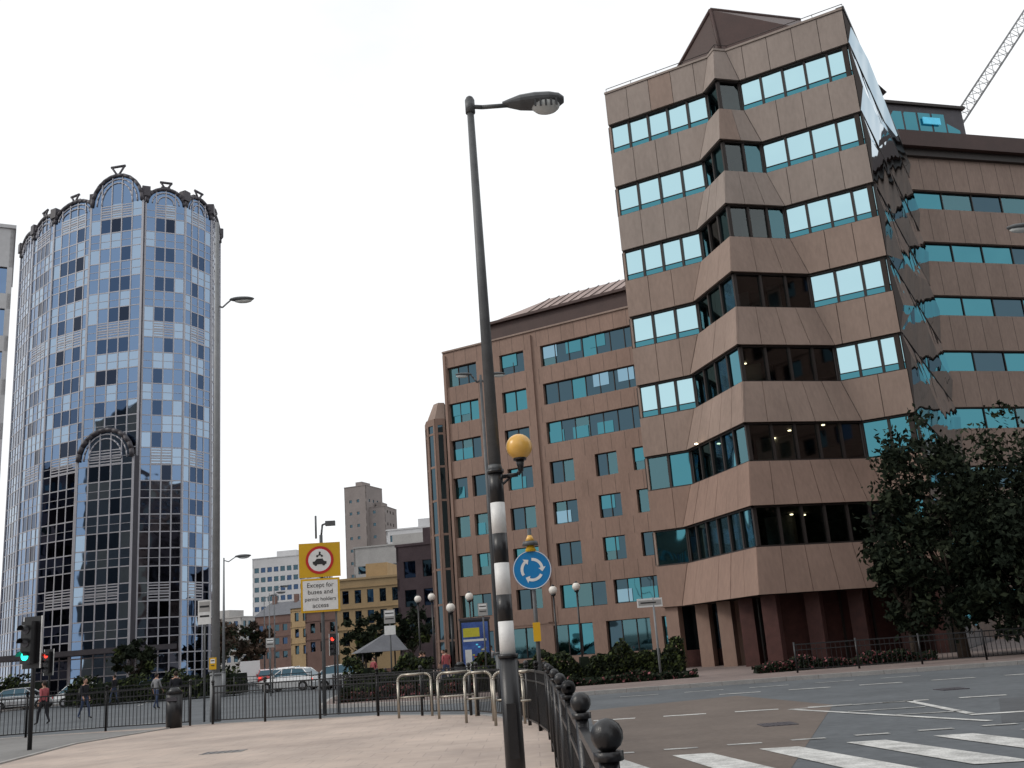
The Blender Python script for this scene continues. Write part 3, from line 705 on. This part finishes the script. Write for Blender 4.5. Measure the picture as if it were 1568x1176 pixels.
def traffic_light(x,y,h,yaw,lit='green'):
    a=MB();b=MB()
    a.cyl((0,0,0),(0,0,h+.1),.055,.05,'black',12)
    b.box(-.16,.16,-.28,-.08,h-1.0,h,'black'); 
    b.box(-.30,.30,-.075,-.065,h-1.12,h+.12,'black'); b.box(-.27,.27,-.085,-.08,h-1.09,h+.09,'black')
    for e in(-1,1): b.box(e*.285-.015,e*.285+.015,-.09,-.076,h-1.12,h+.12,'white')
    for i,k in enumerate(['red','amber','green']):
        z=h-.2-i*.31
        on=(k==lit)
        b.cyl((0,-.30,z),(0,-.281,z),.105,.105,('green' if k=='green' else 'rlamp') if on else 'tdark',16)
        for j in range(8):
            t0=math.pi*j/8;t1=math.pi*(j+1)/8
            b.face([(.115*math.cos(t0),-.28,z+.115*math.sin(t0)),(.115*math.cos(t1),-.28,z+.115*math.sin(t1)),(.115*math.cos(t1),-.46,z+.115*math.sin(t1)),(.115*math.cos(t0),-.46,z+.115*math.sin(t0))],'black')
    group('traffic_light',{'pole':a,'signal_head':b},(x,y,0),True,yaw)
traffic_light(-12.15,25,3.0,-.35)
traffic_light(-23.5,50,3.0,-.3,'red'); traffic_light(-11.5,60,3.0,-.2,'red')
a=MB();b=MB(); a.cyl((0,0,0),(0,0,3.0),.045,.04,'polel',10); b.box(-.62,.35,-.03,.02,2.65,2.98,'white'); b.box(-.58,.31,-.036,-.031,2.72,2.91,'greyc'); b.box(-.5,.1,-.04,-.0365,2.79,2.84,'black')
group('street_name_sign',{'post':a,'plate':b},(4.75,39,0),True,.1)
def post_sign(x,y,h,w,hh,k,k2=None,name='direction_sign'):
    a=MB();b=MB(); a.cyl((0,.03,0),(0,.03,h),.035,.035,'pole',8); b.box(-w/2,w/2,-.02,.0,h-hh,h,k); b.box(-w/2+.04,w/2-.04,-.025,-.0205,h-hh*.48,h-.04,'white' if k!='white' else 'greyc')
    b.box(-w/2+.06,w/2-.06,-.03,-.026,h-hh*.3,h-hh*.22,'black'); b.box(-w/2+.06,w/2-.06,-.025,-.0205,h-hh*.7,h-hh*.62,'black')
    if k2: b.box(-w/2,w/2,-.03,.02,h-hh-.5,h-hh-.1,k2)
    group(name,{'post':a,'plate':b},(x,y,0),True,.0)
post_sign(-10.3,32.3,3.7,.42,.75,'white'); post_sign(-6.3,46,3.6,.5,.6,'greyc','white'); post_sign(-9.75,31.4,1.9,.22,.35,'yellow')
post_sign(-14,55,3.0,.45,.5,'greyc'); post_sign(-1.9,42,3.4,.4,.5,'greyc')
a=MB();b=MB(); a.box(-.68,.68,-.12,.12,.25,2.9,'black'); a.cyl((-.4,0,0),(-.4,0,.3),.05,.05,'black',8); a.cyl((.4,0,0),(.4,0,.3),.05,.05,'black',8); a.box(-.72,.72,-.15,.15,2.9,3.0,'tdark')
b.box(-.6,.6,-.14,-.121,.35,2.8,'poster'); b.box(-.55,.2,-.15,-.141,2.15,2.55,'postery'); b.box(-.55,.5,-.15,-.141,1.95,2.05,'white'); b.box(-.1,.5,-.15,-.141,.6,1.3,'redcar'); b.box(-.5,-.2,-.15,-.141,.7,1.6,'white')
for i in range(8): 
    cx,cz=U(-.4,.4),U(.5,1.9); b.box(cx,cx+.1,-.155,-.151,cz,cz+.06,random.choice(['white','cyan','postery']))
group('advertising_panel',{'case':a,'poster':b},(-2.55,47,0),True,.1)
for x,y in((-10.5,30.2),(-3.1,44)):
    a=MB(); a.cyl((0,0,0),(0,0,.95),.22,.24,'black',16); a.cyl((0,0,.95),(0,0,1.12),.25,.11,'black',16); a.box(-.15,.15,-.255,-.18,.75,.86,'tdark')
    o=a.obj('litter_bin'); o.location=(x,y,0)
for i in range(7):
    a=MB(); a.cyl((0,0,0),(0,0,.9),.075,.065,'black',12); a.cyl((0,0,.72),(0,0,.78),.078,.076,'white',12); a.sph((0,0,.9),.075,'black',12,6)
    o=a.obj('bollard'); o.location=(-8.6+i*.05,46+i*3.2,0)

def crane():
    m=MB();j=MB()
    def lattice(mb,p,q,w,n,k='polel'):
        p=V(p);q=V(q);d=(q-p);L=d.length;d.normalize();up=V((0,1,0)); u=d.cross(up).normalized()*w/2; v=d.cross(u).normalized()*w/2
        cs=[u+v,u-v,-u-v,-u+v]
        for c in cs: mb.cyl(p+c,q+c,.08,.08,k,5)
        for i in range(n):
            a=p+d*(L*i/n);b=p+d*(L*(i+1)/n)
            for s in range(4):
                mb.cyl(a+cs[s],b+cs[(s+1)%4],.04,.04,k,4); mb.cyl(a+cs[s],a+cs[(s+1)%4],.04,.04,k,4)
    lattice(m,(58,120,0),(58,120,61),1.8,24); lattice(j,(59,120,61.5),(88,120,97),1.4,26)
    m.box(56,60.5,119,121,60.4,61.4,'greyc')
    j.cyl((87,120,96),(87,120,60),.04,.04,'black',4)
    group('tower_crane',{'mast':m,'jib':j},(58,120,0))
crane()

# ================================================================= vegetation
def tree(x,y,h,r,zc=None,n=9000,ks=('leafd','leafm','leafl'),wts=(.5,.4,.1),ls=.13,name='tree',clump=70,low=None):
    T=MB();Lf=MB()
    T.cyl((0,0,0),(U(-.1,.1),U(-.1,.1),h*.32),h*.026,h*.018,'bark',10)
    cs=[]
    nb=int(n/clump)
    zc=zc or h*.62
    low=low if low is not None else zc-(h-zc)*.92
    for i in range(nb):
        while 1:
            p=V((U(-1,1),U(-1,1),U(-1,1)))
            if .25<p.length<1: break
        k=1+.28*math.sin(3.1*p.x+x)*math.cos(2.7*p.y+y)+U(-.12,.12)
        cs.append(V((p.x*r*k,p.y*r*k,zc+(p.z*(h-zc)*k if p.z>0 else p.z*(zc-low)))))
    for i in range(9):
        e=random.choice(cs); s=V((0,0,h*U(.2,.36))); mid=s.lerp(e,.5)+V((0,0,-.15*h*.3)); T.cyl(s,mid,h*.012,h*.007,'bark',6); T.cyl(mid,e,h*.007,h*.002,'bark',5)
        for _ in range(3):
            e2=mid.lerp(random.choice(cs),.6); T.cyl(mid,e2,h*.005,h*.0015,'bark',4)
    for c in cs:
        k=random.choices(ks,wts)[0]; cr=r*U(.12,.24)
        for _ in range(clump):
            o=V((random.gauss(0,1),random.gauss(0,1),random.gauss(0,.8)))*cr*.55
            p=c+o; p.z=max(p.z,.15); a=V((U(-1,1),U(-1,1),U(-1,1))).normalized(); b=a.orthogonal().normalized(); b=(Matrix.Rotation(U(0,6.28),3,a)@b)
            w=a.cross(b); l=ls*U(.6,1.3)
            Lf.face([p-b*l,p+w*l*.5,p+b*l,p-w*l*.5],k if R()<.75 else random.choice(ks[:2]))
    group(name,{'trunk':T,'crown':Lf},(x,y,0),True)
DW=(.68,.32,0)
tree(15.7,37.9,8.6,2.4,4.7,12000,wts=DW,low=1.0)
tree(19.4,38.6,8.7,3.0,4.8,14000,wts=DW,low=.9)
tree(14.2,38.6,6.4,1.4,3.6,5000,wts=DW,low=.8)
tree(22.5,37,8.2,2.8,4.5,10000,wts=DW,low=.9)
tree(17.5,36.6,5.6,2.2,2.8,8000,wts=DW,low=.4)
for x,y,h in((-47,150,9),(-52,170,10),(-44,138,7.5),(-60,200,11),(-30.5,112,6)): tree(x,y,h,h*.36,None,2200,('leafb','leafm','bark'),(.6,.2,.2),.3)
for x,y,h in((-20.5,135,7),(-12,104,6.5),(-35.5,92,5),(-15.5,96,5.5)): tree(x,y,h,h*.36,None,2200,ls=.25)
def hedge(x0,x1,y0,y1,h,n,ks=('leafd','leafm','leafl'),wts=(.35,.4,.25),ls=.09,name='hedge',base='leafd'):
    Lf=MB()
    N=14
    for i in range(N):
        xa=x0+(x1-x0)*i/N; xb=x0+(x1-x0)*(i+1)/N; hh=h*U(.55,.8)
        Lf.hexa([(xa,y0+.15,0),(xb,y0+.15,0),(xb,y1-.15,0),(xa,y1-.15,0)],[(xa+.05,y0+.3,hh),(xb-.05,y0+.3,hh),(xb-.05,y1-.3,hh),(xa+.05,y1-.3,hh)],base)
    for _ in range(n):
        x=U(x0,x1); hh=h*(.72+.22*math.sin(x*2.1)+.12*math.sin(x*5.3)); 
        if R()<.5: p=V((x,U(y0,y1),hh*U(.85,1.1)))
        else: p=V((x,y0+U(0,.25),U(.05,1)*hh))
        a=V((U(-1,1),U(-1,1),U(-1,1))).normalized(); b=a.orthogonal().normalized(); w=a.cross(b); l=ls*U(.6,1.3)
        Lf.face([p-b*l,p+w*l*.6,p+b*l,p-w*l*.6],random.choices(ks,wts)[0])
    Lf.obj(name)
hedge(-7.5,-1.5,40,42,.75,5000); hedge(-2.6,3.8,43.5,45.5,1.25,6500,wts=(.3,.45,.25)); hedge(-8.2,-4.5,44.5,47,1.5,4000)
hedge(3.9,6.6,44.8,46.2,1.4,3000,wts=(.2,.4,.4))
hedge(8,14.5,37.2,38.2,.45,4500,('pink','leafm','leafd'),(.2,.35,.45),.07,'flower_bed')
hedge(-1.5,6,38.0,38.7,.35,2500,('pink','leafm','leafd'),(.12,.5,.38),.07,'flower_bed')
hedge(-7.4,-2.2,39.0,39.8,.5,2500,('pink','leafm','leafb'),(.25,.45,.3),.07,'flower_bed')
hedge(-30,-19,66,69,1.6,3500,ls=.14); hedge(-52,-36,74,77,2.2,4000,ls=.16)
a=MB();b=MB(); a.box(-1.2,1.2,-1.2,1.2,0,.9,'brick'); 
for e in((-1.15,-1.15),(1.15,-1.15),(-1.15,1.15),(1.15,1.15)): a.cyl((e[0],e[1],.9),(e[0],e[1],1.9),.05,.05,'tdark',6)
b.hexa([(-1.5,-1.5,1.9),(1.5,-1.5,1.9),(1.5,1.5,1.9),(-1.5,1.5,1.9)],[(.5,-.1,3.0),(.9,-.1,3.0),(.9,.1,3.0),(.5,.1,3.0)],'slate')
group('subway_shelter',{'base':a,'roof':b},(-9.2,62,0),True,.3)

# ================================================================= vehicles
def car(x,y,yaw,paint,name='parked_car'):
    B=MB();G=MB();Wh=MB()
    st=[(-2.1,.70,.35,.68,None),(-2.0,.80,.28,.82,None),(-1.55,.85,.25,.92,None),(-1.15,.86,.25,.95,None),(-.55,.86,.25,.96,None),(.35,.86,.25,.95,None),(.95,.86,.25,.92,None),(1.35,.84,.25,.84,None),(1.85,.78,.28,.74,None),(2.1,.62,.36,.58,None)]
    def ring(s): 
        X,w,z0,z1,_=s; return [(X,-w*.93,z0),(X,-w,(z0+z1)*.5),(X,-w*.95,z1),(X,w*.95,z1),(X,w,(z0+z1)*.5),(X,w*.93,z0)]
    rs=[ring(s) for s in st]
    for a,b in zip(rs[:-1],rs[1:]):
        for j in range(6): B.face([a[j],b[j],b[(j+1)%6],a[(j+1)%6]],paint,j in(0,1,3,4))
    B.face(rs[0],paint);B.face(rs[-1][::-1],paint)
    cb=[(-1.75,.78,.93),(-1.2,.62,1.36),(-.5,.64,1.44),(.2,.63,1.42),(1.0,.78,.92)]
    for a,b in zip(cb[:-1],cb[1:]):
        for sg in(-1,1): G.face([(a[0],sg*.80,.93),(b[0],sg*.80,.93),(b[0],sg*b[1],b[2]),(a[0],sg*a[1],a[2])],'mirr3')
        G.face([(a[0],-a[1],a[2]),(b[0],-b[1],b[2]),(b[0],b[1],b[2]),(a[0],a[1],a[2])],'mirr3' if (a[2]<1 or b[2]<1) else paint)
    for sg in(-1,1):
        for X in(-.45,.25): G.cyl((X,sg*.81,.93),(X,sg*.64,1.42),.03,.03,paint,5)
        pts=[(-1.7,sg*.79,.93),(-1.2,sg*.63,1.37),(-.5,sg*.65,1.44),(.2,sg*.64,1.43),(1.0,sg*.79,.93)]; G.tube(pts,.035,paint,5)
        for X in(-1.3,1.3):
            Wh.cyl((X,sg*.68,.31),(X,sg*.88,.31),.31,.31,'tyre',18); Wh.cyl((X,sg*.86,.31),(X,sg*.89,.31),.19,.17,'hub',12)
        B.box(1.98,2.08,sg*.62-.12,sg*.62+.12,.55,.68,'white'); B.box(-2.1,-2.03,sg*.64-.1,sg*.64+.1,.62,.78,'rlamp' if name=='car' else 'red')
        B.box(.7,.85,sg*.9-.08,sg*.9+.08,.93,1.05,paint)
    B.box(-2.13,-2.02,-.7,.7,.36,.48,'tdark');B.box(2.02,2.13,-.6,.6,.34,.46,'tdark'); B.box(-2.135,-2.11,-.25,.25,.5,.6,'yellow')
    group(name,{'body':B,'glasshouse':G,'wheels':Wh},(x,y,-.12),True,yaw)
car(-35.5,72,.1,'silver');car(-30.2,70,.15,'whitecar');car(-24.3,71,.1,'silver')
for x,y,k in((-24.5,95,'redcar'),(-26.5,110,'whitecar'),(-29,122,'silver'),(-33,140,'blackcar'),(-22,90,'silver'),(-38,165,'whitecar'),(-20.5,84,'blackcar'),(-31,128,'redcar')): car(x,y,math.radians(105),k,'car')
car(-16,68,2.9,'whitecar','car'); car(-11.5,64,.0,'silver','car')
a=MB();b=MB()
a.hexa([(-2.6,-.95,.4),(2.6,-.95,.4),(2.6,.95,.4),(-2.6,.95,.4)],[(-2.55,-.9,2.3),(1.3,-.9,2.3),(1.3,.9,2.3),(-2.55,.9,2.3)],'whitecar'); a.hexa([(1.2,-.93,.4),(2.75,-.9,.4),(2.75,.9,.4),(1.2,.93,.4)],[(1.2,-.9,1.4),(2.6,-.85,1.15),(2.6,.85,1.15),(1.2,.9,1.4)],'whitecar')
b.face([(2.45,-.8,1.2),(2.45,.8,1.2),(1.5,.75,2.1),(1.5,-.75,2.1)],'mirr3')
for sg in(-1,1):
    for X in(-1.7,1.8): b.cyl((X,sg*.8,.35),(X,sg*1.0,.35),.35,.35,'tyre',16)
    a.box(-2.63,-2.59,sg*.75-.12,sg*.75+.12,.7,1.0,'red')
group('white_van',{'body':a,'fittings':b},(-27.5,100,-.12),True,math.radians(107))

# ================================================================= people
def person(x,y,yaw,top,legs,h=1.72,stride=.22,name='pedestrian',z=0):
    k=h/1.75
    J=dict(pel=(0,0,.95),sp=(0,.01,1.15),ch=(0,.0,1.36),nk=(0,.0,1.49),hd=(0,.02,1.60),
      lh=(-.10,0,.90),lk=(-.11,stride*.55+.03,.50),la=(-.11,stride*.9,.09),lt=(-.12,stride*.9+.17,.035),
      rh=(.10,0,.90),rk=(.11,-stride*.25,.50),ra=(.11,-stride*1.1,.12),rt=(.12,-stride*1.1+.16,.035),
      ls=(-.19,0,1.42),le=(-.25,-.10,1.15),lw=(-.24,.02,.92),lp=(-.24,.05,.84),
      rs=(.19,0,1.42),re=(.25,.06,1.15),rw=(.25,.18,.95),rp=(.25,.22,.87))
    rad=dict(pel=.145,sp=.13,ch=.15,nk=.055,hd=.06,lh=.09,lk=.06,la=.042,lt=.035,rh=.09,rk=.06,ra=.042,rt=.035,ls=.065,le=.045,lw=.03,lp=.03,rs=.065,re=.045,rw=.03,rp=.03)
    E=[('pel','sp'),('sp','ch'),('ch','nk'),('nk','hd'),('pel','lh'),('lh','lk'),('lk','la'),('la','lt'),('pel','rh'),('rh','rk'),('rk','ra'),('ra','rt'),('ch','ls'),('ls','le'),('le','lw'),('lw','lp'),('ch','rs'),('rs','re'),('re','rw'),('rw','rp')]
    names=list(J); 
    vs=[tuple(c*k for c in J[n]) for n in names]; es=[(names.index(a),names.index(b)) for a,b in E]; rr=[rad[n]*k for n in names]
    for side,s in(('lp',-1),('rp',1)):
        b=names.index(side); bp=J[side]
        for i in range(4):
            vs.append(tuple(c*k for c in (bp[0],bp[1]-.03+.02*i,bp[2]-.05))); vs.append(tuple(c*k for c in (bp[0]-s*.015,bp[1]-.03+.022*i,bp[2]-.10+.006*abs(i-1.5)))); rr+=[.010,.008]
            es+=[(b,len(vs)-2),(len(vs)-2,len(vs)-1)]
        vs.append(tuple(c*k for c in (bp[0]-s*.02,bp[1]+.05,bp[2]-.02))); rr.append(.010); es.append((b,len(vs)-1))
    me=bpy.data.meshes.new('b'); me.from_pydata(vs,es,[]); o=bpy.data.objects.new('tmp',me); scene.collection.objects.link(o)
    md=o.modifiers.new('s','SKIN'); sv=me.skin_vertices[0].data
    for i,r in enumerate(rr): sv[i].radius=(r,r*(.8 if i in(0,1,2) else 1)); 
    sv[0].use_root=True
    o.modifiers.new('ss','SUBSURF').levels=1
    dg=bpy.context.evaluated_depsgraph_get(); m2=bpy.data.meshes.new_from_object(o.evaluated_get(dg))
    bpy.data.objects.remove(o)
    for mm in (top,legs,'skin','black'): m2.materials.append(M[mm])
    for p in m2.polygons:
        c=p.center/k; p.use_smooth=True
        if c.z<.10: p.material_index=3
        elif c.z<.96 and abs(c.x)<.20: p.material_index=1
        elif c.z>1.47 or (abs(c.x)>.2 and c.z<.98): p.material_index=2
        else: p.material_index=0
    e=bpy.data.objects.new(name,None); scene.collection.objects.link(e); e.location=(x,y,z); e.rotation_euler[2]=yaw
    b=bpy.data.objects.new('body',m2); scene.collection.objects.link(b); b.parent=e
    H=MB(); H.sph((0,.02*k,1.635*k),.10*k,'skin',14,10,(.78,.95,1.2)); H.sph((0,-.005*k,1.665*k),.105*k,'hair',14,10,(.84,.95,1.05)); H.sph((0,.118*k,1.62*k),.02*k,'skin',6,5)
    for s in(-1,1): H.sph((s*.08*k,.02*k,1.63*k),.025*k,'skin',6,5,(.5,1,1.3)); H.sph((s*.032*k,.105*k,1.645*k),.011*k,'black',6,5)
    H.box(-.025*k,.025*k,.105*k,.113*k,1.573*k,1.580*k,'redstone')
    ho=H.obj('head',(0,0,0),e)
person(-20.4,43,1.2,'shirtr','cloth_d',z=-.12); person(-20.0,46,-2,'cloth_d','denim',z=-.12)
person(-14.9,43,.4,'cloth_d','cloth_d',z=-.12); person(-19.0,52,-.5,'clothg','denim',z=-.12); person(-5.6,52,.5,'cloth_d','denim'); person(-2.0,50,2.5,'clothg','cloth_d')
person(-10.8,70,2.5,'shirtr','denim',z=-.12); person(-26,64,1.2,'cloth_d','denim')
for x,y,yw,t in((-4.6,55,.4,'shirtr'),(-5.0,58,2,'cloth_d'),(-3.6,60,3,'clothg'),(-6.6,63,1,'cloth_d')): person(x,y,yw,t,'denim')

# ================================================================= sky, sun, camera
w=bpy.data.worlds.new('World'); scene.world=w; w.use_nodes=True; nt=w.node_tree; nt.nodes.clear(); N=nt.nodes; Lk=nt.links
sun_dir=V((-.80,-.12,.62)).normalized()   # towards the sun
el=math.asin(sun_dir.z); az=math.atan2(sun_dir.x,sun_dir.y)
sk=N.new('ShaderNodeTexSky'); sk.sky_type='NISHITA'; sk.sun_disc=False; sk.sun_elevation=el; sk.sun_rotation=az; sk.dust_density=3; sk.air_density=1.2
tc=N.new('ShaderNodeTexCoord'); mp=N.new('ShaderNodeMapping'); mp.inputs['Scale'].default_value=(1,1,2.2); Lk.new(tc.outputs['Generated'],mp.inputs[0])
no=N.new('ShaderNodeTexNoise'); no.inputs['Scale'].default_value=1.7; no.inputs['Detail'].default_value=7; no.inputs['Roughness'].default_value=.55; Lk.new(mp.outputs[0],no.inputs['Vector'])
cr=N.new('ShaderNodeValToRGB'); Lk.new(no.outputs[0],cr.inputs[0]); cr.color_ramp.elements[0].position=.30; cr.color_ramp.elements[0].color=(.78,.78,.78,1); cr.color_ramp.elements[1].position=.55; cr.color_ramp.elements[1].color=(1,1,1,1)
mx=N.new('ShaderNodeMix'); mx.data_type='RGBA'; Lk.new(cr.outputs[0],mx.inputs[0]); Lk.new(sk.outputs[0],mx.inputs[6]); mx.inputs[7].default_value=(9.2,9.35,9.5,1)
bg=N.new('ShaderNodeBackground'); bg.inputs[1].default_value=.116; Lk.new(mx.outputs[2],bg.inputs[0])
wo=N.new('ShaderNodeOutputWorld'); Lk.new(bg.outputs[0],wo.inputs[0])
sl=bpy.data.lights.new('sun','SUN'); sl.energy=1.1; sl.angle=math.radians(14); sl.color=(1,.94,.86)
so=bpy.data.objects.new('sun',sl); scene.collection.objects.link(so); so.rotation_euler=sun_dir.to_track_quat('Z','Y').to_euler(); so.location=(0,0,80)

th=math.radians(14.85); ro=math.radians(4.3)
Fw=V((0,math.cos(th),math.sin(th))); R0=V((1,0,0)); U0=V((0,-math.sin(th),math.cos(th)))
Rr=R0*math.cos(ro)-U0*math.sin(ro); Uu=R0*math.sin(ro)+U0*math.cos(ro)
cam=bpy.data.cameras.new('camera'); co=bpy.data.objects.new('camera',cam); scene.collection.objects.link(co)
m=Matrix((Rr,Uu,-Fw)).transposed().to_4x4(); m.translation=V((0,0,1.5)); co.matrix_world=m
cam.lens=35; cam.sensor_width=36; cam.clip_start=.05; cam.clip_end=6000
scene.camera=co
scene.view_settings.view_transform='Standard'; scene.view_settings.look='None'; scene.view_settings.exposure=0
